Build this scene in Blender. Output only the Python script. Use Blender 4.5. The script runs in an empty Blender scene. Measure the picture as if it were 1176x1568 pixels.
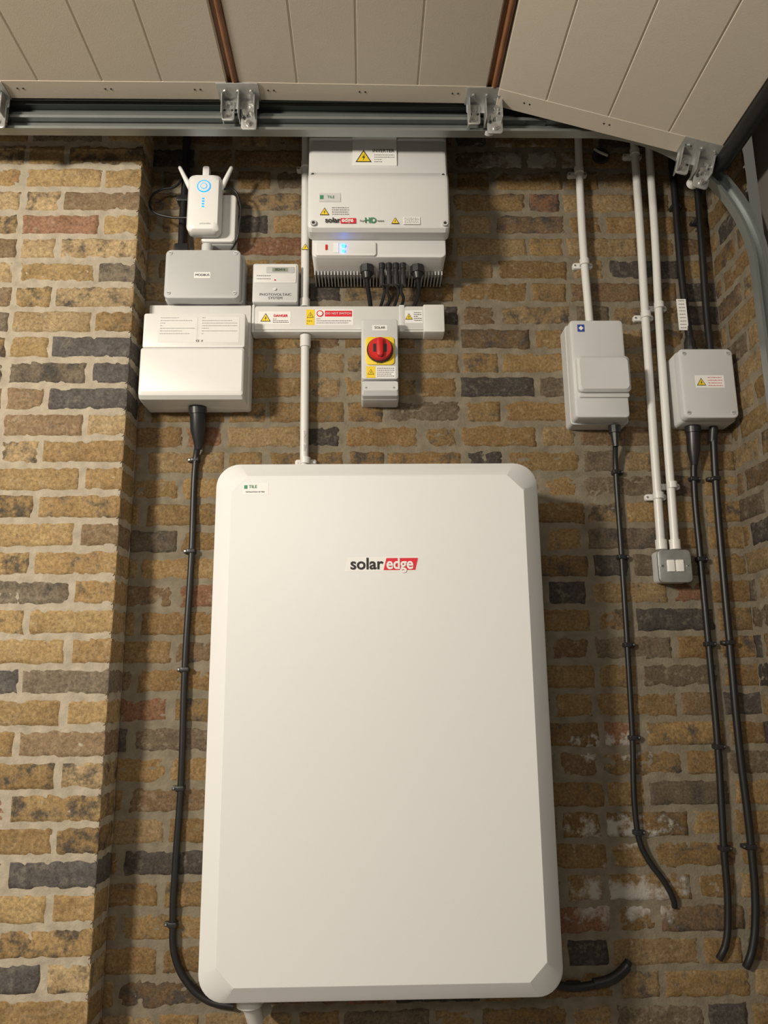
import bpy, bmesh, math, random
from mathutils import Vector, Matrix, noise
random.seed(7)
S=bpy.context.scene
COL=bpy.context.collection

# ------------------------------------------------------------------ materials
MATS={}
def mat(name,col,rough=0.5,metal=0.0,var=0.06,vscale=30,bump=0.0,bscale=200,emit=None,estr=0,spec=0.5,coat=0):
    if name in MATS: return MATS[name]
    m=bpy.data.materials.new(name); m.use_nodes=True
    nt=m.node_tree; b=nt.nodes['Principled BSDF']
    tc=nt.nodes.new('ShaderNodeTexCoord')
    nz=nt.nodes.new('ShaderNodeTexNoise'); nz.inputs['Scale'].default_value=vscale; nz.inputs['Detail'].default_value=5
    nt.links.new(tc.outputs['Object'],nz.inputs['Vector'])
    mx=nt.nodes.new('ShaderNodeMix'); mx.data_type='RGBA'
    c=Vector(col)
    mx.inputs['A'].default_value=(*(c*(1-var)),1); mx.inputs['B'].default_value=(*[min(1,x*(1+var)) for x in c],1)
    nt.links.new(nz.outputs['Fac'],mx.inputs['Factor'])
    nt.links.new(mx.outputs['Result'],b.inputs['Base Color'])
    b.inputs['Roughness'].default_value=rough; b.inputs['Metallic'].default_value=metal
    b.inputs['Specular IOR Level'].default_value=spec
    if coat: b.inputs['Coat Weight'].default_value=coat
    if bump:
        n2=nt.nodes.new('ShaderNodeTexNoise'); n2.inputs['Scale'].default_value=bscale; n2.inputs['Detail'].default_value=4
        nt.links.new(tc.outputs['Object'],n2.inputs['Vector'])
        bp=nt.nodes.new('ShaderNodeBump'); bp.inputs['Strength'].default_value=bump; bp.inputs['Distance'].default_value=0.002
        nt.links.new(n2.outputs['Fac'],bp.inputs['Height']); nt.links.new(bp.outputs['Normal'],b.inputs['Normal'])
    if emit:
        b.inputs['Emission Color'].default_value=(*emit,1); b.inputs['Emission Strength'].default_value=estr
    MATS[name]=m; return m

WHITE=mat('white_powder_coat',(.75,.76,.76),.34,var=.01,bump=.05,bscale=700)
PVC=mat('white_pvc',(.68,.68,.66),.35,var=.03)
PLW=mat('white_plastic',(.72,.72,.70),.4,var=.02)
PLG=mat('grey_plastic',(.48,.49,.49),.5,var=.03,bump=.08,bscale=500)
PLG2=mat('light_grey_plastic',(.58,.59,.59),.45,var=.03)
INV=mat('inverter_paint',(.66,.665,.66),.38,var=.02,bump=.05,bscale=600)
BLK=mat('black_rubber',(.012,.012,.013),.42,var=.1)
BLK2=mat('black_plastic',(.02,.02,.022),.35,var=.1)
DARK=mat('dark_gap',(.03,.03,.03),.8)
GALV=mat('galvanised_steel',(.50,.51,.50),.4,metal=.75,var=.25,vscale=45,bump=.05,bscale=90)
RAILM=mat('rail_steel',(.31,.335,.33),.36,metal=.65,var=.12,vscale=14)
RAILD=mat('dark_rail_steel',(.15,.17,.165),.45,metal=.5,var=.15,vscale=14)
BOLT=mat('zinc_bolt',(.6,.6,.58),.3,metal=.9,var=.1)
YEL=mat('yellow_label',(.85,.62,.03),.45,var=.02)
RED=mat('red_plastic',(.55,.012,.010),.42,var=.03)
LRED=mat('red_label',(.68,.012,.035),.45,var=.02)
LWH=mat('white_label',(.82,.82,.8),.4,var=.01)
INK=mat('black_ink',(.02,.02,.02),.6)
FINE=mat('grey_print',(.25,.25,.25),.6)
BLUE=mat('blue_label',(.03,.06,.3),.5)
GREEN=mat('green_ink',(.05,.25,.12),.5)
LEDB=mat('blue_led',(.05,.3,.9),.3,emit=(.02,.16,1),estr=9)
LEDC=mat('cyan_light',(.02,.3,.8),.3,emit=(.02,.35,.95),estr=.9)
LCD=mat('lcd_glass',(.25,.29,.22),.2)
DOORM=mat('door_panel_paint',(.60,.545,.46),.5,var=.03,bump=.12,bscale=350)
WOOD=mat('golden_oak_foil',(.21,.085,.03),.4,var=.55,vscale=18)

def brick_material(name):
    m=bpy.data.materials.new(name); m.use_nodes=True
    nt=m.node_tree; N=nt.nodes; L=nt.links; b=N['Principled BSDF']
    b.inputs['Roughness'].default_value=.9; b.inputs['Specular IOR Level'].default_value=.25
    at=N.new('ShaderNodeAttribute'); at.attribute_name='bcol'
    tc=N.new('ShaderNodeTexCoord')
    def nz(sc,de,ro=.5):
        n=N.new('ShaderNodeTexNoise'); n.inputs['Scale'].default_value=sc; n.inputs['Detail'].default_value=de; n.inputs['Roughness'].default_value=ro
        L.new(tc.outputs['Object'],n.inputs['Vector']); return n
    n1=nz(24,8,.70); n2=nz(130,6,.72); n3=nz(48,6,.6); n5=nz(11,5,.6)
    ad=N.new('ShaderNodeMath'); ad.operation='ADD'; L.new(n1.outputs['Fac'],ad.inputs[0]); L.new(at.outputs['Alpha'],ad.inputs[1])
    r=N.new('ShaderNodeMapRange'); r.inputs['From Min'].default_value=.55; r.inputs['From Max'].default_value=.69; r.inputs['To Max'].default_value=.85
    L.new(ad.outputs[0],r.inputs['Value'])
    r5=N.new('ShaderNodeMapRange'); r5.inputs['From Min'].default_value=.42; r5.inputs['From Max'].default_value=.68; r5.inputs['To Max'].default_value=.65
    L.new(n5.outputs['Fac'],r5.inputs['Value'])
    m5=N.new('ShaderNodeMix'); m5.data_type='RGBA'; m5.blend_type='MULTIPLY'; L.new(r5.outputs['Result'],m5.inputs['Factor']); L.new(at.outputs['Color'],m5.inputs['A']); m5.inputs['B'].default_value=(.66,.60,.56,1)
    r3=N.new('ShaderNodeMapRange'); r3.inputs['From Min'].default_value=.52; r3.inputs['From Max'].default_value=.72; r3.inputs['To Max'].default_value=.7
    L.new(n3.outputs['Fac'],r3.inputs['Value'])
    m3=N.new('ShaderNodeMix'); m3.data_type='RGBA'; L.new(r3.outputs['Result'],m3.inputs['Factor']); L.new(m5.outputs['Result'],m3.inputs['A'])
    m3b=N.new('ShaderNodeMix'); m3b.data_type='RGBA'; m3b.inputs['Factor'].default_value=.45; L.new(at.outputs['Color'],m3b.inputs['A']); m3b.inputs['B'].default_value=(.43,.37,.26,1)
    L.new(m3b.outputs['Result'],m3.inputs['B'])
    mx=N.new('ShaderNodeMix'); mx.data_type='RGBA'; L.new(r.outputs['Result'],mx.inputs['Factor']); L.new(m3.outputs['Result'],mx.inputs['A'])
    mx.inputs['B'].default_value=(.050,.047,.046,1)
    r2=N.new('ShaderNodeMapRange'); r2.inputs['From Min'].default_value=.3; r2.inputs['From Max'].default_value=.7; r2.inputs['To Min'].default_value=.5; r2.inputs['To Max'].default_value=1.45
    L.new(n2.outputs['Fac'],r2.inputs['Value'])
    m2=N.new('ShaderNodeMix'); m2.data_type='RGBA'; m2.blend_type='MULTIPLY'; m2.inputs['Factor'].default_value=1
    L.new(mx.outputs['Result'],m2.inputs['A']); L.new(r2.outputs['Result'],m2.inputs['B'])
    last=m2.outputs['Result']
    for (cx,cz,rad) in ((.655,.60,.12),(.65,.76,.08),(.50,2.72,.13),(.63,.97,.06)):
        sub=N.new('ShaderNodeVectorMath'); sub.operation='SUBTRACT'; sub.inputs[1].default_value=(cx,0,cz); L.new(tc.outputs['Object'],sub.inputs[0])
        mu=N.new('ShaderNodeVectorMath'); mu.operation='MULTIPLY'; mu.inputs[1].default_value=(.7,1,1.9); L.new(sub.outputs[0],mu.inputs[0])
        le=N.new('ShaderNodeVectorMath'); le.operation='LENGTH'; L.new(mu.outputs[0],le.inputs[0])
        m1=N.new('ShaderNodeMath'); m1.operation='MULTIPLY_ADD'; m1.inputs[1].default_value=-.5; L.new(n1.outputs['Fac'],m1.inputs[0]); L.new(le.outputs['Value'],m1.inputs[2])
        rr=N.new('ShaderNodeMapRange'); rr.inputs['From Min'].default_value=rad*.3-.25; rr.inputs['From Max'].default_value=rad-.25; rr.inputs['To Min'].default_value=.85; rr.inputs['To Max'].default_value=0
        L.new(m1.outputs[0],rr.inputs['Value'])
        mm=N.new('ShaderNodeMix'); mm.data_type='RGBA'; L.new(rr.outputs['Result'],mm.inputs['Factor']); L.new(last,mm.inputs['A']); mm.inputs['B'].default_value=(.46,.44,.40,1)
        last=mm.outputs['Result']
    L.new(last,b.inputs['Base Color'])
    bp=N.new('ShaderNodeBump'); bp.inputs['Strength'].default_value=.85; bp.inputs['Distance'].default_value=.003
    L.new(n2.outputs['Fac'],bp.inputs['Height']); L.new(bp.outputs['Normal'],b.inputs['Normal'])
    return m
BRICK=brick_material('stock_brick')
MORT=mat('lime_mortar',(.40,.35,.27),.95,var=.40,vscale=35,bump=.9,bscale=160,spec=.2)
MORTD=mat('dark_mortar',(.20,.172,.125),.95,var=.50,vscale=30,bump=.9,bscale=160,spec=.2)  # darker, browner mortar tone for the back and right walls

# ------------------------------------------------------------------ brick walls
PAL=[((.37,.265,.130),34),((.32,.22,.105),24),((.41,.31,.175),16),((.25,.18,.11),12),((.105,.098,.095),8),((.33,.19,.12),4),((.21,.175,.13),9)]
def pick():
    t=random.random()*sum(w for _,w in PAL)
    for c,w in PAL:
        t-=w
        if t<=0: break
    k=random.uniform(.85,1.13)
    return [x*k for x in c]
ZOFF=.062
QC={}
def brick_wall(name,faces,mort,tint=(1,1,1)):
    V=[];Fc=[];MI=[];C=[]
    for (O,u,n,U,Z0,Z1,seed,mode) in faces:
        O=Vector(O);u=Vector(u);n=Vector(n)
        corner=mode in('quoin','return')
        st=.012; nu=max(2,int(U/st)); nz=int((Z1-Z0)/st); base=len(V)
        ua=.003 if corner else 0
        for j in range(nz+1):
            for i in range(nu+1):
                uu=ua+(U-ua)*i/nu; zz=Z0+(Z1-Z0)*j/nz
                p=O+u*uu+Vector((0,0,zz))
                p=p+n*(-.0022+.0022*noise.noise(p*60) if not(corner and i==0) else -.003)
                V.append(p);C.append((.4,.3,.2,0))
        for j in range(nz):
            for i in range(nu):
                a=base+j*(nu+1)+i
                Fc.append((a,a+1,a+nu+2,a+nu+1));MI.append(1)
        r0=int(math.floor((Z0-ZOFF)/.075)); r1=int(math.ceil((Z1-ZOFF)/.075))
        for r in range(r0,r1):
            zb=ZOFF+r*.075+.0045; zt=zb+.066
            zb=max(zb,Z0); zt=min(zt,Z1)
            if zt-zb<.02: continue
            par=(r+seed)%2
            if mode=='return': segs=[(0,U-.005)]
            else:
                segs=[]
                if par: x=0; k=0
                else:
                    x=0; k=1
                if mode=='plain': x=-.07 if par else -.0601
                while x<U:
                    w=.215 if k%2==0 else .1025
                    segs.append((x,x+w)); x+=w+.01; k+=1
            for (a,b_) in segs:
                first=corner and a==0
                a=max(a+(0 if first else random.uniform(-.004,.004)),0.0); b_=min(b_+random.uniform(-.004,.004),U)
                if b_-a<.02: continue
                col=pick(); dark=random.choice([-.12,-.06,-.02,.01,.03,.06,.09])
                if col[0]<.13: dark=.02
                if first:
                    key=(name,r)
                    if key in QC: col,dark=QC[key]
                    else: QC[key]=(col,dark)
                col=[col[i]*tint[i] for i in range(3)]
                gu=max(3,int((b_-a)/.010)); gv=7
                e=.0045
                us=[a,a+e]+[a+e+(b_-a-2*e)*i/gu for i in range(1,gu)]+[b_-e,b_]
                vs=[zb,zb+e]+[zb+e+(zt-zb-2*e)*i/gv for i in range(1,gv)]+[zt-e,zt]
                base=len(V); off=random.uniform(-.0012,.0020); sd=random.random()*50
                tl=random.uniform(-.002,.002)
                if first: off=.0;tl=0
                for jj,zz in enumerate(vs):
                    for ii,uu in enumerate(us):
                        edge0=first and ii==0
                        bd=(ii in(0,len(us)-1) and not edge0) or jj in(0,len(vs)-1)
                        rg=(ii in(1,len(us)-2) and not first) or jj in(1,len(vs)-2)
                        q=Vector((uu*34+sd,zz*34,sd)); w1=noise.noise(q); w2=noise.noise(q+Vector((9,3,5)))
                        w3=noise.noise(q*2.9)
                        d=off+.0018*noise.noise(q*.8)+.0018*w3
                        if edge0: d=-.0008
                        if bd: d=-.008
                        elif rg: d-=.0020+.0016*w1
                        du=.0050*w1+.002*w3 if (bd or rg) and not edge0 else 0; dz=.0042*w2+.003*w3 if bd or rg else 0
                        zz2=zz+dz+tl*((uu-a)/(b_-a)-.5)
                        V.append(O+u*min(max(uu+du,0),U)+Vector((0,0,zz2))+n*d)
                        C.append((*col,dark))
                W=len(us)
                for jj in range(len(vs)-1):
                    for ii in range(W-1):
                        q0=base+jj*W+ii
                        Fc.append((q0,q0+1,q0+W+1,q0+W));MI.append(0)
    me=bpy.data.meshes.new(name); me.from_pydata([tuple(v) for v in V],[],Fc)
    me.materials.append(BRICK);me.materials.append(mort)
    me.polygons.foreach_set('material_index',MI)
    me.polygons.foreach_set('use_smooth',[True]*len(Fc))
    ca=me.color_attributes.new('bcol','FLOAT_COLOR','POINT')
    flat=[x for c in C for x in c]; ca.data.foreach_set('color',flat)
    me.update()
    o=bpy.data.objects.new(name,me); COL.objects.link(o); return o

PX=-.649
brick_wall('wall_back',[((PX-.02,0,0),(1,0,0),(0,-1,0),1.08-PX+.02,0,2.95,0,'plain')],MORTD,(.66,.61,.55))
brick_wall('wall_left',[((PX,-.112,0),(-1,0,0),(0,-1,0),1.0,0,2.95,1,'quoin'),
                       ((PX,-.112,0),(0,1,0),(1,0,0),.112,0,2.95,1,'return')],MORT,(1.05,1.03,1.0))
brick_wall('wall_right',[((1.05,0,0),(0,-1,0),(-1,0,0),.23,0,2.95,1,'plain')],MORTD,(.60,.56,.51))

def simple_box_obj(name,x0,x1,y0,y1,z0,z1,m):
    bm=bmesh.new(); bmesh.ops.create_cube(bm,size=1)
    for v in bm.verts: v.co=Vector((x0+(v.co.x+.5)*(x1-x0),y0+(v.co.y+.5)*(y1-y0),z0+(v.co.z+.5)*(z1-z0)))
    me=bpy.data.meshes.new(name);bm.to_mesh(me);bm.free();me.materials.append(m)
    o=bpy.data.objects.new(name,me);COL.objects.link(o);return o
CONC=mat('concrete_floor',(.30,.28,.25),.85,var=.25,vscale=5,bump=.4,bscale=60)
CEIL=mat('ceiling_board',(.35,.33,.30),.9,var=.08,vscale=6)
simple_box_obj('floor',-3.4,3.0,-5,0.02,-.1,0,CONC)
simple_box_obj('ceiling',-3.4,3.0,-5,.05,2.95,3.05,CEIL)

# ------------------------------------------------------------------ helpers
class G:
    def __init__(s,name):
        s.e=bpy.data.objects.new(name,None); s.e.empty_display_size=.05; COL.objects.link(s.e); s.ch=[]
    def add(s,o): s.ch.append(o); return o
    def done(s):
        bpy.context.view_layer.update()
        pts=[o.matrix_world@Vector(c) for o in s.ch for c in o.bound_box]
        c=Vector([(min(p[i] for p in pts)+max(p[i] for p in pts))/2 for i in range(3)])
        s.e.location=c
        for o in s.ch:
            o.parent=s.e; o.matrix_parent_inverse=Matrix.Translation(-c)
def mkmesh(g,name,V,F,m,smooth=30):
    me=bpy.data.meshes.new(name);me.from_pydata([tuple(v) for v in V],[],F)
    bm=bmesh.new();bm.from_mesh(me);bmesh.ops.recalc_face_normals(bm,faces=bm.faces);bm.to_mesh(me);bm.free()
    me.materials.append(m)
    if smooth:
        me.polygons.foreach_set('use_smooth',[True]*len(me.polygons))
        me.set_sharp_from_angle(angle=math.radians(smooth))
    o=bpy.data.objects.new(name,me);COL.objects.link(o)
    if g: g.add(o)
    return o
def rr(x0,x1,z0,z1,r,n=5,cham=False):
    r=max(.0001,min(r,(x1-x0)/2.01,(z1-z0)/2.01)); P=[]
    for (cx,cz,a0) in ((x1-r,z1-r,0),(x0+r,z1-r,90),(x0+r,z0+r,180),(x1-r,z0+r,270)):
        for i in range(n+1):
            if cham:
                A=math.radians(a0);B=math.radians(a0+90);t=i/n
                P.append((cx+r*(math.cos(A)*(1-t)+math.cos(B)*t),cz+r*(math.sin(A)*(1-t)+math.sin(B)*t)))
            else:
                A=math.radians(a0+90*i/n);P.append((cx+r*math.cos(A),cz+r*math.sin(A)))
    return P
def loft(g,name,rings,m,smooth=30,cap=True):
    V=[];F=[];n=len(rings[0][1])
    for (y,P) in rings:
        for (x,z) in P: V.append((x,y,z))
    for k in range(len(rings)-1):
        for i in range(n):
            j=(i+1)%n; F.append((k*n+i,k*n+j,(k+1)*n+j,(k+1)*n+i))
    if cap: F.append(tuple(range(n)));F.append(tuple((len(rings)-1)*n+i for i in range(n)))
    return mkmesh(g,name,V,F,m,smooth)
def rbox(g,name,x0,x1,z0,z1,yb,yf,m,r=.006,e=.003,draft=0.0):
    d=draft
    return loft(g,name,[(yb,rr(x0-d,x1+d,z0-d,z1+d,r)),(yf+e,rr(x0,x1,z0,z1,r)),(yf+e*.3,rr(x0+e*.3,x1-e*.3,z0+e*.3,z1-e*.3,r)),(yf,rr(x0+e,x1-e,z0+e,z1-e,max(r-e*.5,.001)))],m)
def prism(g,name,P,yf,m,t=.0006,yb=None):
    if yb is None: yb=yf+t
    return loft(g,name,[(yb,P),(yf,P)],m,smooth=0)
def rect(g,name,x0,x1,z0,z1,yf,m,t=.0006): return prism(g,name,[(x0,z0),(x1,z0),(x1,z1),(x0,z1)],yf,m,t)
def cyl(g,name,p0,p1,r,m,r2=None,n=24,rings=None):
    p0=Vector(p0);p1=Vector(p1);d=(p1-p0);L=d.length;d.normalize()
    a=d.orthogonal().normalized();b=d.cross(a)
    if rings is None: rings=[(0,r),(1,r if r2 is None else r2)]
    V=[];F=[]
    for (t,rad) in rings:
        for i in range(n):
            A=2*math.pi*i/n; V.append(p0+d*L*t+a*rad*math.cos(A)+b*rad*math.sin(A))
    for k in range(len(rings)-1):
        for i in range(n):
            j=(i+1)%n;F.append((k*n+i,k*n+j,(k+1)*n+j,(k+1)*n+i))
    F.append(tuple(range(n)));F.append(tuple((len(rings)-1)*n+i for i in range(n)))
    return mkmesh(g,name,V,F,m,35)
def tube(g,name,pts,r,m,res=8):
    cu=bpy.data.curves.new(name,'CURVE');cu.dimensions='3D';cu.bevel_depth=r;cu.bevel_resolution=4;cu.resolution_u=res;cu.use_fill_caps=True
    sp=cu.splines.new('BEZIER');sp.bezier_points.add(len(pts)-1)
    for bpnt,p in zip(sp.bezier_points,pts):
        bpnt.co=p;bpnt.handle_left_type=bpnt.handle_right_type='AUTO'
    cu.materials.append(m);o=bpy.data.objects.new(name,cu);COL.objects.link(o);g.add(o);return o
def txt(g,name,body,x,z,yf,size,m,align='CENTER',sx=1.0,bold=0.0,shear=0):
    cu=bpy.data.curves.new(name,'FONT');cu.body=body;cu.size=size;cu.align_x=align;cu.align_y='CENTER';cu.extrude=.0002;cu.offset=bold;cu.shear=shear
    cu.materials.append(m);o=bpy.data.objects.new(name,cu);COL.objects.link(o)
    o.rotation_euler=(math.pi/2,0,0);o.scale=(sx,1,1);o.location=(x,yf-.0003,z);g.add(o);return o
def tri(g,name,cx,cz,s,yf):
    h=s*.866
    def T(k): return [(cx-s/2*k,cz-h/3*k),(cx+s/2*k,cz-h/3*k),(cx,cz+h*2/3*k)]
    prism(g,name+'_border',T(1.0),yf-.0002,INK,.0005)
    prism(g,name+'_fill',T(.8),yf-.0006,YEL,.0005)
    prism(g,name+'_bolt',[(cx-.04*s,cz-.2*s),(cx+.1*s,cz+.1*s),(cx+.01*s,cz+.08*s),(cx+.08*s,cz+.3*s),(cx-.1*s,cz),(cx,cz+.02*s)],yf-.001,INK,.0005)
def screw(g,name,x,z,yf,r=.004,m=BOLT):
    cyl(g,name,(x,yf+.001,z),(x,yf-.0015,z),r,m,n=16)
    rect(g,name+'_slot',x-r*.7,x+r*.7,z-r*.15,z+r*.15,yf-.0018,INK,.0004)
def lines(g,name,x0,x1,z0,z1,n,yf,m=INK,h=.0014):
    random.seed(len(name)*7+n)
    V=[];F=[]
    for i in range(n):
        z=z1-(z1-z0)*i/max(1,n-1); x=x0
        while x<x1-.001:
            w=random.uniform(.002,.006); xe=min(x+w,x1)
            b=len(V);V+=[(x,yf-.0004,z-h/2),(xe,yf-.0004,z-h/2),(xe,yf-.0004,z+h/2),(x,yf-.0004,z+h/2)];F.append((b,b+1,b+2,b+3));x=xe+.0015
            if random.random()<.05: break
    return mkmesh(g,name,V,F,m,0)

# ------------------------------------------------------------------ battery
g=G('home_battery')
yo,yi=-.235,-.272
loft(g,'casing',[(-.012,rr(-.365,.418,.475,1.667,.05,8)),(-.03,rr(-.373,.426,.465,1.676,.055,8)),(-.228,rr(-.375,.428,.463,1.678,.058,8)),
 (yo,rr(-.374,.427,.464,1.677,.058,8)),(yo-.004,rr(-.370,.423,.468,1.673,.056,8)),
 (yi+.002,rr(-.333,.388,.503,1.640,.040,8,True)),(yi,rr(-.330,.385,.506,1.637,.039,8,True))],WHITE,smooth=14)
rect(g,'installer_sticker',-.302,-.240,1.590,1.619,yi-.0004,LWH)
rect(g,'sticker_mark',-.299,-.291,1.605,1.614,yi-.001,GREEN,.0004)
txt(g,'sticker_text','TILE',-.278,1.610,yi-.0012,.011,GREEN,'CENTER')
txt(g,'sticker_text_small','INSTALLATION  BY TEST',-.272,1.597,yi-.0012,.0042,INK)
prism(g,'logo_plate',[(-.054,1.400),(.117,1.400),(.125,1.435),(-.046,1.435)],yi-.0004,LWH)
prism(g,'logo_red_plate',[(.039,1.403),(.115,1.403),(.122,1.432),(.046,1.432)],yi-.0010,LRED)
txt(g,'logo_word_left','solar',-.041,1.4175,yi-.0010,.039,INK,'LEFT',1.02,.0008)
txt(g,'logo_word_right','edge',.0455,1.4175,yi-.0016,.038,LWH,'LEFT',.9,.0009)
cyl(g,'bottom_gland',(-.272,-.16,.47),(-.272,-.16,.43),.028,PVC)
cyl(g,'bottom_elbow',(-.272,-.16,.44),(-.262,-.12,.385),.019,PVC)
cyl(g,'bottom_elbow_end',(-.262,-.12,.39),(-.25,-.03,.375),.015,PVC)
rbox(g,'bottom_bracket',-.33,-.22,.452,.47,-.03,-.18,PLG,.003,.002)
g.done()

# ------------------------------------------------------------------ breaker enclosure left
g=G('breaker_enclosure')
X0,X1=-.617,-.335
rbox(g,'back_shell',X0-.004,X1+.006,1.898,2.155,0,-.055,PLW,.008,.003)
rbox(g,'upper_cover',X0,X1,2.047,2.150,-.05,-.112,PLW,.006,.004)
loft(g,'lower_door',[(-.05,rr(X0-.003,X1+.003,1.897,2.044,.007)),(-.108,rr(X0-.002,X1+.002,1.897,2.044,.007)),(-.120,rr(X0,X1,1.905,2.042,.007)),(-.124,rr(X0+.004,X1-.004,1.915,2.036,.006))],PLW)
rect(g,'seam',X0+.002,X1-.002,2.0435,2.0475,-.1,DARK,.002)
rbox(g,'rear_entry_trunk',-.622,-.331,2.150,2.207,0,-.048,PVC,.003,.002)
rect(g,'schedule_label',-.575,-.468,2.062,2.138,-.1125,PLW)
rect(g,'notice_label',-.460,-.352,2.062,2.138,-.1125,PLW)
lines(g,'schedule_text',-.57,-.473,2.088,2.135,7,-.1132,FINE,.0011)
lines(g,'notice_text',-.455,-.357,2.088,2.135,7,-.1132,FINE,.0011)
txt(g,'mark_text','CE  X',-.46,2.066,-.1132,.008,INK)
g.done()

g=G('cable_trunking')
rbox(g,'tray',-.327,.224,2.125,2.205,0,-.046,PVC,.003,.002)
rbox(g,'lid',-.320,.168,2.130,2.200,-.044,-.050,PVC,.003,.002)
rbox(g,'end_cap',.166,.227,2.122,2.208,0,-.052,PVC,.004,.003)
rbox(g,'lid_joint',-.3275,-.320,2.122,2.208,-.01,-.0515,PVC,.003,.002)
rbox(g,'coupler',.096,.112,2.123,2.207,-.01,-.051,PVC,.003,.002)
def lab(x0,x1,z0,z1,yf,nm,m=LWH): rect(g,nm,x0,x1,z0,z1,yf,m)
lab(-.308,-.216,2.146,2.186,-.0506,'label_a');tri(g,'warn_a',-.288,2.163,.030,-.051)
txt(g,'text_a','DANGER',-.245,2.172,-.0514,.010,LRED,bold=.0003);lines(g,'fine_a',-.267,-.222,2.152,2.162,3,-.0512)
lab(-.172,-.148,2.144,2.192,-.0506,'label_b',YEL);tri(g,'warn_b',-.160,2.172,.020,-.051);lines(g,'fine_b',-.170,-.150,2.148,2.156,2,-.0512)
lab(-.146,-.036,2.144,2.192,-.0506,'label_c');lab(-.118,-.040,2.170,2.188,-.0512,'label_c_red',LRED);txt(g,'text_c','DO NOT SWITCH',-.079,2.179,-.0518,.009,LWH)
lines(g,'fine_c',-.142,-.042,2.150,2.163,3,-.0512)
cyl(g,'no_sign_ring',(-.132,-.0512,2.179),(-.132,-.052,2.179),.010,LRED);cyl(g,'no_sign_inner',(-.132,-.052,2.179),(-.132,-.0526,2.179),.007,LWH)
lab(.113,.164,2.150,2.190,-.0506,'label_d');tri(g,'warn_d',.124,2.167,.022,-.0515);lines(g,'fine_d',.138,.161,2.158,2.182,5,-.052)
g.done()

g=G('rotary_isolator_switch')
a,b=-.014,.091
loft(g,'body',[(0,rr(a,b,1.912,2.120,.006)),(-.055,rr(a,b,1.912,2.120,.006)),(-.060,rr(a+.001,b-.001,1.914,2.120,.006))],PLG2)
rbox(g,'cover',a+.001,b-.001,1.962,2.144,-.0535,-.090,PLG2,.008,.004)
loft(g,'lower_cover',[(-.058,rr(a+.001,b-.001,1.914,1.959,.006)),(-.078,rr(a+.001,b-.001,1.918,1.959,.006)),(-.088,rr(a+.003,b-.003,1.930,1.957,.006))],PLG2)
rbox(g,'yellow_plate',-.001,.079,2.004,2.087,-.089,-.094,YEL,.010,.001)
cyl(g,'dial_base',(.039,-.092,2.046),(.039,-.100,2.046),.037,BLK2,n=40)
cyl(g,'dial',(.039,-.098,2.046),(.039,-.112,2.046),.033,RED,n=40,rings=[(0,.034),(.8,.033),(1,.031)])
rbox(g,'handle',.030,.048,2.018,2.074,-.108,-.124,RED,.008,.004)
rect(g,'handle_recess_left',.020,.028,2.034,2.058,-.1123,BLK2);rect(g,'handle_recess_right',.050,.058,2.034,2.058,-.1123,BLK2)
txt(g,'dial_off','0 OFF',.039,2.0085,-.0945,.007,INK)
rect(g,'name_label',.018,.060,2.108,2.124,-.0905,LWH);txt(g,'name_text','SOLAR',.039,2.116,-.0912,.010,INK)
rect(g,'warning_label',.0,.082,1.966,2.000,-.0905,LWH);rect(g,'warning_strip',.0,.026,1.966,2.000,-.0909,YEL);tri(g,'warn',.013,1.981,.018,-.0914)
lines(g,'fine',.03,.078,1.971,1.994,5,-.0912)
screw(g,'screw_1',.0,1.938,-.087,.003);screw(g,'screw_2',.077,1.938,-.087,.003)
g.done()

g=G('junction_box')
a,b,c,d=-.572,-.358,2.2095,2.358
rbox(g,'base',a-.003,b+.006,c,d+.002,0,-.062,PLG,.010,.002)
rbox(g,'lid',a,b,c-.004,d,-.064,-.092,PLG,.014,.005)
for i,(x,z) in enumerate(((a+.014,d-.012),(b-.014,d-.012),(a+.014,c+.012),(b-.014,c+.012))): screw(g,'screw_%d'%(i+1),x,z,-.0925,.0055,PLG2)
rect(g,'tag',-.488,-.442,2.268,2.286,-.0925,LWH);txt(g,'tag_text','MODBUS',-.465,2.277,-.093,.010,INK)
cyl(g,'conduit_stub',(-.465,-.045,2.36),(-.465,-.045,2.398),.016,PLG2)
g.done()

g=G('generation_meter')
rbox(g,'case',-.327,-.196,2.210,2.333,0,-.060,PLG2,.005,.004)
rbox(g,'upper_face',-.322,-.201,2.270,2.328,-.058,-.0625,PLW,.004,.001)
rbox(g,'display_frame',-.288,-.206,2.300,2.320,-.06,-.064,PLG,.003,.001)
rect(g,'display',-.270,-.225,2.304,2.316,-.0646,LCD);txt(g,'digits','002416',-.2475,2.310,-.065,.010,INK)
lines(g,'spec_text',-.315,-.275,2.282,2.292,2,-.063)
cyl(g,'pulse_led',(-.262,-.062,2.278),(-.262,-.0645,2.278),.002,RED);cyl(g,'seal',(-.262,-.058,2.250),(-.262,-.064,2.250),.004,PLW)
txt(g,'name_text','PHOTOVOLTAIC\nSYSTEM',-.260,2.228,-.0602,.0110,INK,sx=1.1)
g.done()

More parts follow.
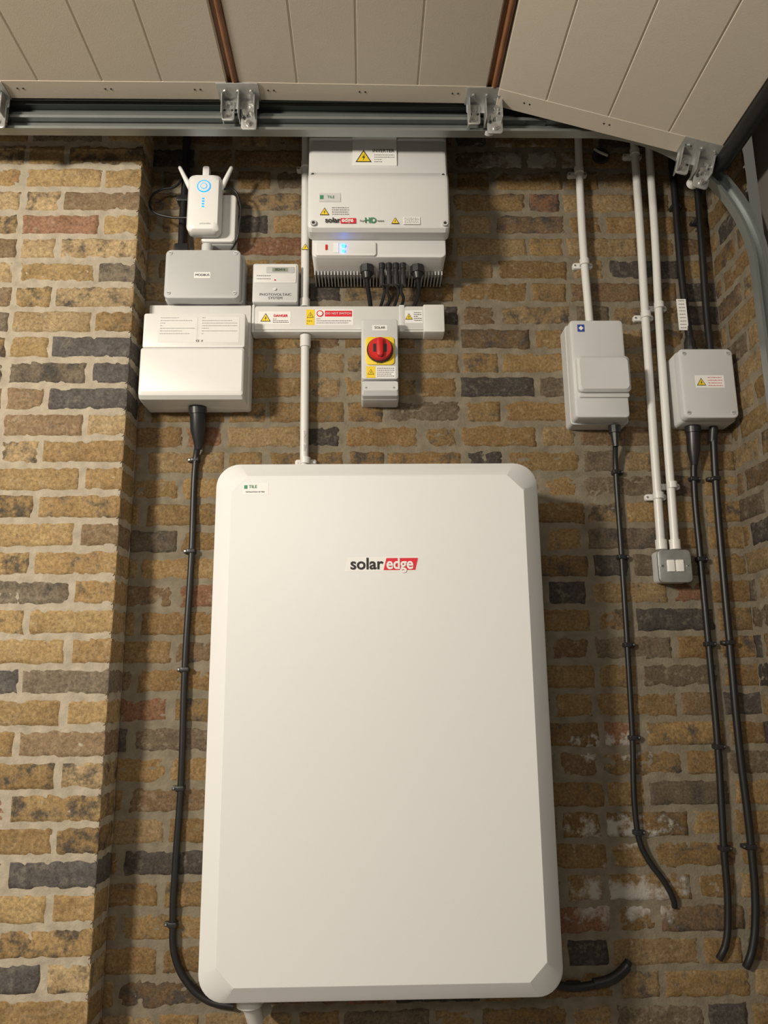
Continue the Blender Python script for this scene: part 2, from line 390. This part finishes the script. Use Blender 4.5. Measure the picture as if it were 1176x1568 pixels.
g=G('wifi_extender')
loft(g,'body',[(-.061,rr(-.512,-.424,2.415,2.592,.014)),(-.068,rr(-.516,-.420,2.411,2.596,.018)),(-.095,rr(-.516,-.420,2.411,2.596,.018)),(-.104,rr(-.510,-.426,2.417,2.590,.018)),(-.106,rr(-.500,-.436,2.427,2.580,.014))],LWH,smooth=40)
cyl(g,'ring_light',(-.468,-.1055,2.552),(-.468,-.1072,2.552),.020,LEDC,n=40);cyl(g,'ring_inner',(-.468,-.1065,2.552),(-.468,-.1078,2.552),.0165,LWH,n=40)
cyl(g,'button',(-.468,-.107,2.552),(-.468,-.1084,2.552),.010,LEDC,n=30);cyl(g,'button_inner',(-.468,-.107,2.552),(-.468,-.1088,2.552),.008,LWH,n=30)
for i in range(4): rect(g,'signal_%d'%i,-.472,-.465,2.484+i*.0085,2.489+i*.0085,-.1066,LEDC)
txt(g,'brand_text','extender',-.46,2.432,-.1062,.009,PLG)
for nm,p,q in (('antenna_1',(-.512,-.08,2.560),(-.545,-.095,2.625)),('antenna_2',(-.424,-.08,2.560),(-.391,-.095,2.625))):
    cyl(g,nm,p,q,.007,LWH,rings=[(0,.008),(.3,.0075),(.95,.0055),(1,.003)],n=16)
rbox(g,'top_stub',-.478,-.458,2.59,2.632,-.07,-.09,LWH,.006,.003)
g.done()
g=G('socket_outlet')
rbox(g,'back_box',-.478,-.385,2.400,2.56,0,-.046,PLG2,.008,.003)
rbox(g,'face_plate',-.482,-.382,2.402,2.558,-.044,-.060,PLW,.012,.005)
g.done()
g=G('network_cable')
tube(g,'loop',[(-.519,-.075,2.47),(-.57,-.07,2.475),(-.625,-.065,2.50),(-.636,-.055,2.545),(-.615,-.045,2.58),(-.565,-.04,2.60),(-.548,-.03,2.66)],.0034,BLK)
tube(g,'loop_right',[(-.416,-.08,2.56),(-.395,-.07,2.57),(-.368,-.065,2.52),(-.370,-.06,2.46),(-.378,-.05,2.415),(-.40,-.03,2.39)],.0030,BLK)
tube(g,'plug_lead',[(-.548,-.02,2.80),(-.545,-.02,2.62),(-.547,-.02,2.5),(-.543,-.03,2.375)],.0115,BLK)
rbox(g,'lead_clamp',-.566,-.528,2.555,2.575,0,-.034,BLK2,.004,.002)
rbox(g,'plug',-.562,-.522,2.362,2.405,-.01,-.05,BLK2,.006,.003)
g.done()

# inverter
g=G('solar_inverter')
rbox(g,'chassis',-.150,.226,2.300,2.79,-.04,-.150,INV,.014,.005)
rbox(g,'heat_sink_block',-.150,.226,2.31,2.78,-.012,-.05,PLG,.004,.002)
V=[];F=[]
for i in range(40):
    x=-.148+i*.0094; b0=len(V)
    for (yy,zz) in ((-.005,2.288),(-.075,2.288),(-.075,2.33),(-.005,2.33)):
        V+=[(x,yy,zz),(x+.0035,yy,zz)]
    F+=[(b0,b0+2,b0+4,b0+6),(b0+1,b0+3,b0+5,b0+7),(b0,b0+1,b0+3,b0+2),(b0+2,b0+3,b0+5,b0+4),(b0+4,b0+5,b0+7,b0+6)]
mkmesh(g,'heat_sink_fins',V,F,PLG,0)
def lidring(x,ins):
    return [(x,-.152,2.352+ins),(x,-.190+ins,2.352+ins),(x,-.201+ins*.9,2.359+ins),(x,-.204+ins,2.374),(x,-.206+ins,2.500),(x,-.204+ins,2.515),(x,-.197+ins,2.527),(x,-.184+ins,2.542),(x,-.176+ins,2.575),(x,-.172+ins,2.765),(x,-.164+ins,2.785-ins),(x,-.152,2.785-ins)]
R_=[lidring(-.160,.014),lidring(-.159,.008),lidring(-.155,.003),lidring(-.147,0),lidring(.221,0),lidring(.229,.003),lidring(.233,.008),lidring(.234,.014)]
V=[p for r in R_ for p in r];n=len(R_[0]);F=[]
for k in range(len(R_)-1):
    for i in range(n):
        j=(i+1)%n;F.append((k*n+i,k*n+j,(k+1)*n+j,(k+1)*n+i))
F.append(tuple(range(n)));F.append(tuple((len(R_)-1)*n+i for i in range(n)))
mkmesh(g,'front_cover',V,F,INV,25)
yl=-.206
for i,(x,z,y) in enumerate(((-.146,2.527,-.193),(.219,2.527,-.193),(-.142,2.370,-.2045),(.219,2.370,-.2045))):
    cyl(g,'cover_bolt_%d'%i,(x,y+.01,z),(x,y-.004,z),.008,PLG,n=20);cyl(g,'cover_bolt_hex_%d'%i,(x,y-.004,z),(x,y-.0045,z),.0045,INK,n=6)
rect(g,'danger_label',-.035,.090,2.568,2.66,-.1800,LWH,.003);tri(g,'danger',-.004,2.592,.046,-.1802);lines(g,'danger_text',.026,.083,2.580,2.602,4,-.1802)
txt(g,'danger_title','INVERTER',.052,2.615,-.1805,.014,INK)
rect(g,'installer_label',-.127,-.068,2.435,2.462,yl-.0004,PLG2);txt(g,'installer_text','TILE',-.095,2.449,yl-.001,.011,GREEN);rect(g,'installer_mark',-.125,-.115,2.443,2.455,yl-.001,GREEN,.0004)
tri(g,'warn1',-.112,2.402,.026,yl);lines(g,'warn1_text',-.092,-.045,2.397,2.417,4,yl-.0004,h=.0013)
rect(g,'logo_red',-.068,-.026,2.3695,2.385,yl-.0004,LRED);txt(g,'logo_left','solar',-.069,2.378,yl-.001,.021,INK,'RIGHT',bold=.0005);txt(g,'logo_right','edge',-.065,2.378,yl-.001,.019,LWH,'LEFT',.9,.0004)
txt(g,'hd_text','HD',.014,2.378,yl-.0004,.022,GREEN,bold=.0006);txt(g,'hd_tail','wave',.042,2.377,yl-.0004,.009,INK);txt(g,'hd_pre','Super',-.006,2.377,yl-.0004,.008,INK)
tri(g,'warn2',.082,2.375,.022,yl);rect(g,'warn2_label',.104,.150,2.367,2.389,yl-.0004,LWH);lines(g,'warn2_text',.107,.147,2.371,2.385,4,yl-.001,h=.001)
rbox(g,'status_panel',-.140,.03,2.302,2.345,-.13,-.156,PLW,.006,.003)
cyl(g,'status_led',(-.062,-.155,2.330),(-.062,-.161,2.330),.0055,LEDB,n=20);cyl(g,'status_led_low',(-.062,-.155,2.314),(-.062,-.160,2.314),.0045,LEDB,n=20)
rect(g,'status_led_label',-.09,-.075,2.31,2.34,-.157,LWH);rect(g,'power_switch',-.112,-.106,2.318,2.334,-.158,RED,.003)
for i,x in enumerate((.004,.148)):
    cyl(g,'gland_nut_%d'%i,(x,-.10,2.305),(x,-.10,2.278),.020,BLK2,n=8);cyl(g,'gland_cap_%d'%i,(x,-.10,2.28),(x,-.10,2.262),.016,BLK2,r2=.010)
for i,x in enumerate((.046,.066,.086,.106)):
    cyl(g,'dc_connector_%d'%i,(x,-.115,2.305),(x,-.115,2.235),.0085,BLK2,n=12,rings=[(0,.009),(.3,.009),(.32,.007),(.6,.007),(.62,.0095),(1,.0085)])
tube(g,'ac_cable',[(.004,-.10,2.27),(.006,-.08,2.245),(.012,-.045,2.222),(.014,-.03,2.2095)],.0065,BLK)
tube(g,'data_cable',[(.148,-.10,2.27),(.152,-.08,2.245),(.146,-.045,2.22),(.140,-.03,2.2095)],.006,BLK)
for i,x in enumerate((.046,.066,.086,.106)):
    tube(g,'dc_cable_%d'%i,[(x,-.115,2.24),(x+.006*(-1)**i,-.10,2.232),(x+.003,-.05,2.222),(x-.004,-.03,2.2095)],.0045,BLK)
g.done()

# ------------------------------------------------------------------ conduits
def saddle(g,nm,x,z,y=-.030):
    cyl(g,nm+'_band',(x,y,z-.009),(x,y,z+.009),.0145,PVC)
    rbox(g,nm+'_foot',x-.030,x+.030,z-.009,z+.009,0,-.012,PVC,.006,.002)
    screw(g,nm+'_s1',x-.024,z,-.0125,.003);screw(g,nm+'_s2',x+.024,z,-.0125,.003)
CR=.0118
g=G('conduit_pipe')
cyl(g,'pipe_upper',(-.178,-.028,2.209),(-.182,-.028,2.80),CR,PVC)
cyl(g,'coupler_top',(-.178,-.028,2.209),(-.178,-.028,2.235),.015,PVC)
saddle(g,'saddle_top',-.18,2.68)
tri(g,'pipe_warn',-.178,2.395,.022,-.041)
g.done()
g=G('conduit_pipe')
cyl(g,'pipe_lower',(-.174,-.028,1.681),(-.176,-.028,2.121),CR,PVC)
cyl(g,'coupler',(-.175,-.028,2.085),(-.175,-.028,2.121),.0155,PVC)
saddle(g,'saddle_low',-.171,1.745)
txt(g,'print','CONDUIT 20mm',-.1725,1.80,-.0405,.008,PLG).rotation_euler=(math.pi/2,math.pi/2,0)
g.done()
g=G('conduit_pipe')
tube(g,'pipe',[(.661,-.028,2.80),(.655,-.028,2.60),(.652,-.028,2.40),(.655,-.028,2.163)],CR,PVC)
saddle(g,'saddle_1',.655,2.665);saddle(g,'saddle_2',.652,2.355);g.done()
g=G('conduit_pipe')
tube(g,'pipe',[(.834,-.028,2.80),(.828,-.028,2.45),(.820,-.028,2.149),(.808,-.028,1.488)],CR,PVC)
saddle(g,'saddle_1',.832,2.73);saddle(g,'saddle_2',.822,2.185);saddle(g,'saddle_3',.812,1.64);cyl(g,'end_coupler',(.809,-.028,1.488),(.809,-.028,1.515),.0155,PVC);g.done()
g=G('conduit_pipe')
tube(g,'pipe',[(.880,-.028,2.80),(.872,-.028,2.45),(.8605,-.028,2.149),(.847,-.028,1.488)],CR,PVC)
saddle(g,'saddle_2',.864,2.215);saddle(g,'saddle_3',.853,1.67);cyl(g,'end_coupler',(.847,-.028,1.488),(.847,-.028,1.515),.0155,PVC)
g.done()

g=G('isolator_enclosure')
loft(g,'back_shell',[(0,rr(.574,.738,1.842,2.142,.010)),(-.05,rr(.574,.738,1.842,2.142,.010))],PLG2)
rbox(g,'front_shell',.576,.727,1.846,2.136,-.048,-.098,PLG2,.010,.005)
loft(g,'hinged_cover',[(-.09,rr(.584,.731,1.915,2.02,.012)),(-.113,rr(.584,.731,1.915,2.02,.012)),(-.121,rr(.590,.724,1.921,2.012,.012))],PLG2)
rbox(g,'cover_lip',.588,.728,1.903,1.917,-.09,-.104,PLG2,.004,.002)
rect(g,'maker_label',.597,.617,2.100,2.122,-.0985,BLUE);prism(g,'maker_mark',[(.607,2.104),(.614,2.111),(.607,2.118),(.600,2.111)],-.099,LWH)
cyl(g,'top_entry',(.655,-.028,2.14),(.655,-.028,2.160),.0155,PVC)
g.done()
g=G('adaptable_box')
rbox(g,'base',.880,1.036,1.842,2.052,0,-.066,PLG2,.010,.002)
rbox(g,'lid',.877,1.030,1.843,2.048,-.068,-.100,PLG2,.014,.005)
for i,(x,z) in enumerate(((.892,2.034),(1.016,2.034),(.890,1.859),(1.014,1.859))): screw(g,'screw_%d'%(i+1),x,z,-.1005,.0055,PLG)
rect(g,'label',.917,.998,1.931,1.968,-.1006,LWH);tri(g,'warn',.933,1.945,.026,-.101);lines(g,'label_text',.952,.992,1.937,1.961,4,-.1012,LRED)
g.done()
g=G('data_outlet_box')
rbox(g,'box',.790,.877,1.397,1.484,0,-.046,PLG,.010,.003)
rbox(g,'cover',.788,.879,1.395,1.484,-.042,-.050,GALV,.012,.002)
rbox(g,'module_1',.812,.831,1.424,1.456,-.049,-.0545,LWH,.002,.001);rbox(g,'module_2',.836,.856,1.424,1.456,-.049,-.0545,LWH,.002,.001)
screw(g,'screw_1',.798,1.440,-.0505,.0035);screw(g,'screw_2',.869,1.440,-.0505,.0035)
g.done()

# ------------------------------------------------------------------ cables
def clip(g,nm,x,z,side=-1,r=.008):
    rbox(g,nm,x-r-.003,x+r+.003,z-.006,z+.006,0,-.012-r-.004,BLK2,.003,.002)
    rbox(g,nm+'_ear',min(x,x+side*.022),max(x,x+side*.022),z-.0055,z+.0055,0,-.014,BLK2,.003,.002)
    cyl(g,nm+'_nail',(x+side*.017,-.013,z),(x+side*.017,-.016,z),.0024,BOLT,n=10)
YC=-.013
g=G('power_cable')
cyl(g,'gland_boot',(-.472,-.048,1.896),(-.470,-.025,1.78),.018,BLK2,rings=[(0,.025),(.15,.025),(.16,.022),(.55,.021),(.8,.014),(1,.010)])
tube(g,'run',[(-.470,-.03,1.80),(-.478,-.016,1.757),(-.479,YC,1.497),(-.484,YC,1.18),(-.481,YC,.88),(-.486,YC,.70),(-.486,YC,.56),(-.478,YC,.49),(-.445,YC,.43),(-.395,YC,.39),(-.33,YC,.375)],.0088,BLK)
for i,(x,z) in enumerate(((-.480,1.754),(-.480,1.495),(-.483,1.178),(-.482,.880),(-.486,.560))): clip(g,'clip_%d'%i,x,z)
g.done()
g=G('power_cable')
cyl(g,'gland_boot',(.700,-.04,1.840),(.700,-.04,1.78),.016,BLK2,n=10,rings=[(0,.017),(.35,.017),(.36,.013),(1,.008)])
tube(g,'run',[(.700,-.04,1.80),(.703,-.02,1.75),(.704,YC,1.71),(.702,YC,1.47),(.699,YC,1.234),(.694,YC,.99),(.687,YC,.79),(.694,YC,.73),(.712,YC,.69),(.750,YC,.635),(.769,-.010,.593),(.772,-.004,.578)],.0074,BLK)
for i,(x,z) in enumerate(((.704,1.713),(.701,1.471),(.699,1.232),(.694,.991),(.688,.757))): clip(g,'clip_%d'%i,x,z,1,.007)
g.done()
g=G('power_cable')
cyl(g,'gland_boot',(.928,-.03,1.840),(.926,-.02,1.73),.020,BLK2,n=16,rings=[(0,.022),(.15,.022),(.16,.019),(.6,.018),(1,.009)])
tube(g,'run',[(.926,-.022,1.75),(.924,YC,1.689),(.921,YC,1.465),(.920,YC,1.234),(.918,YC,.968),(.908,YC,.715),(.902,YC,.561),(.888,YC,.49),(.877,-.010,.468),(.872,-.006,.458)],.0088,BLK)
for i,(x,z) in enumerate(((.923,1.692),(.920,1.463),(.920,1.232),(.918,.966),(.908,.716))): clip(g,'clip_%d'%i,x,z,1)
g.done()
g=G('power_cable')
cyl(g,'gland_boot',(.988,-.03,1.840),(.986,-.02,1.80),.012,BLK2,n=16)
tube(g,'run',[(.987,-.024,1.81),(.986,YC,1.689),(.981,YC,1.465),(.978,YC,1.233),(.975,YC,.971),(.979,YC,.714),(.972,YC,.560),(.955,YC,.48),(.942,-.010,.448),(.938,-.006,.438)],.0098,BLK)
for i,(x,z) in enumerate(((.985,1.692),(.979,1.235),(.978,.720))): clip(g,'clip_%d'%i,x,z,-1,.009)
g.done()
g=G('power_cable')
tube(g,'run',[(.40,-.02,.435),(.43,-.02,.422),(.473,-.02,.408),(.537,-.02,.408),(.60,-.02,.425),(.636,-.013,.448),(.644,-.008,.456)],.0098,BLK)
tube(g,'sleeve',[(.55,-.020,.412),(.59,-.020,.420),(.628,-.015,.440),(.638,-.013,.449)],.0125,BLK2)
clip(g,'clip_0',.50,.408,1,.010);g.done()
g=G('power_cable')
cyl(g,'gland_boot',(.937,-.045,2.054),(.937,-.045,2.11),.019,BLK2,n=10,rings=[(0,.020),(.3,.020),(.31,.016),(.7,.016),(1,.010)])
tube(g,'run',[(.952,-.02,2.80),(.948,-.02,2.55),(.942,-.025,2.3),(.938,-.045,2.10)],.0105,BLK)
rect(g,'tag_flag',.908,.936,2.128,2.226,-.050,LWH,.001)
lines(g,'tag_text',.913,.931,2.135,2.220,9,-.0506)
clip(g,'clip_0',.948,2.55,1,.011);g.done()
g=G('power_cable')
tube(g,'run',[(1.024,-.02,2.80),(1.018,-.02,2.5),(1.008,-.02,2.2),(1.002,-.03,2.055)],.0105,BLK)
clip(g,'clip_0',1.015,2.5,-1,.010);g.done()
g=G('vent_pipe')
cyl(g,'collar',(.735,-.001,2.735),(.735,-.010,2.735),.026,DARK,n=28);cyl(g,'bore',(.735,-.009,2.735),(.735,-.0115,2.735),.018,BLK,n=28)
tube(g,'hook',[(.715,-.01,2.755),(.73,-.02,2.735),(.752,-.02,2.725)],.004,PLG)
g.done()

# ------------------------------------------------------------------ garage door
g=G('sectional_garage_door')
def section(nm,p0,p1,grooves,th=.04,ya=-.300,yb=-2.75):
    p0=Vector((p0[0],0,p0[1]));p1=Vector((p1[0],0,p1[1]));L=(p1-p0).length;t=(p1-p0)/L;nn=Vector((-t.z,0,t.x))
    def prof(withg):
        P=[(0,.004),(.004,0)]
        for s in grooves:
            P+=([(s-.0035,0),(s-.001,.003),(s+.001,.003),(s+.0035,0)] if withg else [])
        P+=[(L-.004,0),(L,.004),(L,th),(0,th)]
        return P
    for pn,yy0,yy1,gr,dz in (('skin',ya-.060,yb,True,0),('end_stile',ya,ya-.0605,False,-.0012)):
        P=prof(gr);n=len(P);V=[]
        for y in (yy0,yy1):
            for (s,h) in P: q=p0+t*s+nn*(h+dz if h<.02 else h); V.append((q.x,y,q.z))
        F=[(i,(i+1)%n,n+(i+1)%n,n+i) for i in range(n)]+[tuple(range(n)),tuple(range(n,2*n))]
        mkmesh(g,nm+'_'+pn,V,F,DOORM,0)
    k=0
    for s in (.075,.09,L*.5-.01,L*.5+.005,L-.09,L-.075):
        q=p0+t*s
        cyl(g,'%s_hole_%d'%(nm,k),(q.x,ya-.035,q.z-.0022),(q.x,ya-.035,q.z+.004),.0026,DARK,n=8);k+=1
Z=2.681
section('section_1',(-1.60,Z),(-1.015,Z),[.1,.26,.42])
section('section_2',(-.990,Z),(-.360,Z),[.139,.306,.460])
section('section_3',(-.331,Z),(.324,Z-.008),[.154,.310,.471])
section('section_4',(.353,Z-.014),(.935,2.497),[.130,.297,.460])
for i,x in enumerate((-1.003,-.345,.338)):
    zz=Z if i<2 else Z-.010
    mkmesh(g,'oak_joint_strip_%d'%i,[(x-.016,-.305,zz+.010),(x+.016,-.305,zz+.010),(x+.016,-2.74,zz+.010),(x-.016,-2.74,zz+.010),(x-.016,-.305,zz+.03),(x+.016,-.305,zz+.03),(x+.016,-2.74,zz+.03),(x-.016,-2.74,zz+.03)],[(0,1,2,3),(4,5,6,7),(0,1,5,4),(2,3,7,6),(0,3,7,4),(1,2,6,5)],WOOD,0)
    cyl(g,'joint_bead_%d'%i,(x+.005,-.36,zz+.004),(x+.005,-2.74,zz+.004),.0085,WOOD,n=12)
tube(g,'bottom_seal',[(.955,-.29,2.492),(.955,-1.5,2.492),(.955,-2.75,2.492)],.022,BLK)
P=[(.934,2.490),(.975,2.478),(.990,2.545),(.948,2.552)]
mkmesh(g,'seal_retainer',[(x,-.29,z) for x,z in P]+[(x,-2.75,z) for x,z in P],[(0,1,2,3),(4,5,6,7),(0,1,5,4),(1,2,6,5),(2,3,7,6),(3,0,4,7)],BLK,0)
def hinge(g,x,z,k,tilt=0.0):
    n0=len(g.ch); N='hinge_%d_'%k
    rbox(g,N+'face_plate',x-.050,x+.050,z-.030,z+.012,-.297,-.300,GALV,.006,.001)
    rbox(g,N+'arm_left',x-.048,x-.014,z-.070,z-.010,-.302,-.306,GALV,.008,.001)
    rbox(g,N+'arm_right',x+.004,x+.046,z-.096,z-.010,-.300,-.304,GALV,.008,.001)
    for j,sx in enumerate((-.046,-.002,.040)):
        rbox(g,N+'flange_%d'%j,x+sx,x+sx+.003,z-.066,z-.006,-.285,-.330,GALV,.001,.0005)
    rbox(g,N+'base_plate',x-.055,x+.055,z-.0055,z-.0025,-.300,-.362,GALV,.001,.0005)
    for j,(dx,dz) in enumerate(((-.030,-.022),(.030,-.022),(-.030,-.055),(.026,-.050),(.026,-.080))):
        cyl(g,N+'bolt_%d'%j,(x+dx,-.306,z+dz),(x+dx,-.314,z+dz),.0055,BOLT,n=6)
        cyl(g,N+'washer_%d'%j,(x+dx,-.304,z+dz),(x+dx,-.308,z+dz),.008,BOLT,n=18)
    for j,(dx,dz) in enumerate(((-.040,-.040),(-.020,-.040),(.012,-.064),(.038,-.036))):
        cyl(g,N+'hole_%d'%j,(x+dx,-.3055,z+dz),(x+dx,-.3066,z+dz),.0035,DARK,n=12)
    cyl(g,N+'roller_axle',(x+.015,-.325,z-.057),(x+.015,-.262,z-.057),.005,BOLT,n=14)
    cyl(g,N+'roller',(x+.015,-.276,z-.057),(x+.015,-.262,z-.057),.016,PLW,n=24)
    for j,dx in enumerate((-.035,.0,.034)): cyl(g,N+'plate_bolt_%d'%j,(x+dx,-.335,z-.0045),(x+dx,-.335,z-.010),.0055,BOLT,n=6)
    if tilt:
        M=Matrix.Translation((x,0,z))@Matrix.Rotation(tilt,4,'Y')@Matrix.Translation((-x,0,-z))
        for o in g.ch[n0:]: o.data.transform(M)
hinge(g,-1.0,Z,0);hinge(g,-.335,Z,1);hinge(g,.325,Z-.008,2);hinge(g,.890,2.514,3,math.radians(16))
g.done()

def sweep(g,nm,path,prof,m):
    V=[];F=[];n=len(prof)
    for k,(x,z) in enumerate(path):
        a=path[max(0,k-1)];b=path[min(len(path)-1,k+1)];t=Vector((b[0]-a[0],b[1]-a[1])).normalized()
        nx,nz=-t.y,t.x
        for (y,h) in prof: V.append((x+nx*h,y,z+nz*h))
    for k in range(len(path)-1):
        for i in range(n):
            j=(i+1)%n;F.append((k*n+i,k*n+j,(k+1)*n+j,(k+1)*n+i))
    F.append(tuple(range(n)));F.append(tuple((len(path)-1)*n+i for i in range(n)))
    return mkmesh(g,nm,V,F,m,35)
def cprof(y0,y1,h,lip=.008,t=.0025):
    return [(y0,h),(y1,h),(y1,h-lip),(y1+t,h-lip),(y1+t,h-t),(y0-t,h-t),(y0-t,-h+t),(y1+t,-h+t),(y1+t,-h+lip),(y1,-h+lip),(y1,-h),(y0,-h)]
g=G('roller_track')
R=.42;cx=.628;zc=2.626
pathB=[(-1.6,zc),(0,zc),(cx,zc)]+[(cx+R*math.sin(math.radians(a)),zc-R+R*math.cos(math.radians(a))) for a in range(3,91,3)]+[(cx+R,zc-R-.02),(cx+R,0.0)]
sweep(g,'curved_rail',pathB,cprof(-.250,-.278,.021),RAILM)
pathA=[(-1.6,2.672),(.30,2.672),(.40,2.668),(.50,2.660)]
sweep(g,'upper_rail',pathA,cprof(-.243,-.272,.020),RAILD)
sweep(g,'rail_angle',[(-1.6,2.698),(.42,2.698)],[(-.236,0),(-.285,0),(-.285,-.010),(-.282,-.010),(-.282,-.003),(-.239,-.003),(-.239,-.04),(-.236,-.04)],RAILM)
for i,x in enumerate((-1.2,.15)):
    rbox(g,'wall_bracket_%d'%i,x-.02,x+.02,2.67,2.70,0,-.24,RAILD,.002,.001)
g.done()

JAMB=mat('jamb_paint',(.13,.12,.105),.75,var=.15,vscale=8)
simple_box_obj('trim_1',1.085,1.16,-.36,-.235,0,2.55,JAMB)
simple_box_obj('trim_2',1.085,1.16,-5,-.235,2.55,2.95,JAMB)

# ------------------------------------------------------------------ camera
f=1178.0;psi=math.radians(1.3);th=math.radians(12.2);ro=math.radians(.59)
Fw=Vector((math.sin(psi)*math.cos(th),math.cos(psi)*math.cos(th),math.sin(th)))
R0=Vector((math.cos(psi),-math.sin(psi),0));U0=R0.cross(Fw)
Uv=U0*math.cos(ro)+R0*math.sin(ro);Rv=R0*math.cos(ro)-U0*math.sin(ro)
cd=bpy.data.cameras.new('camera');cam=bpy.data.objects.new('camera',cd);COL.objects.link(cam)
M=Matrix((Rv,Uv,-Fw)).transposed().to_4x4();M.translation=(0,-2.1,1.15);cam.matrix_world=M
cd.sensor_fit='VERTICAL';cd.sensor_height=36;cd.lens=36*f/1568;cd.clip_start=.02
S.camera=cam

# ------------------------------------------------------------------ lights
def area(name,loc,target,size,energy,col):
    l=bpy.data.lights.new(name,'AREA');l.shape='RECTANGLE';l.size=size[0];l.size_y=size[1];l.energy=energy;l.color=col
    o=bpy.data.objects.new(name,l);COL.objects.link(o);o.location=loc
    d=Vector(target)-Vector(loc);o.rotation_euler=d.to_track_quat('-Z','Y').to_euler();return o
area('ceiling_lamp_key',(-2.3,-2.85,2.25),(0,0,1.3),(.4,.3),118,(1,.905,.765))
area('ceiling_lamp_rear',(-.5,-4.3,2.35),(0,0,1.3),(1.2,.3),24,(1,.93,.84))
w=bpy.data.worlds.new('world');S.world=w;w.use_nodes=True
w.node_tree.nodes['Background'].inputs[0].default_value=(1,.91,.78,1);w.node_tree.nodes['Background'].inputs[1].default_value=.10
S.view_settings.view_transform='Standard'
S.view_settings.look='None'
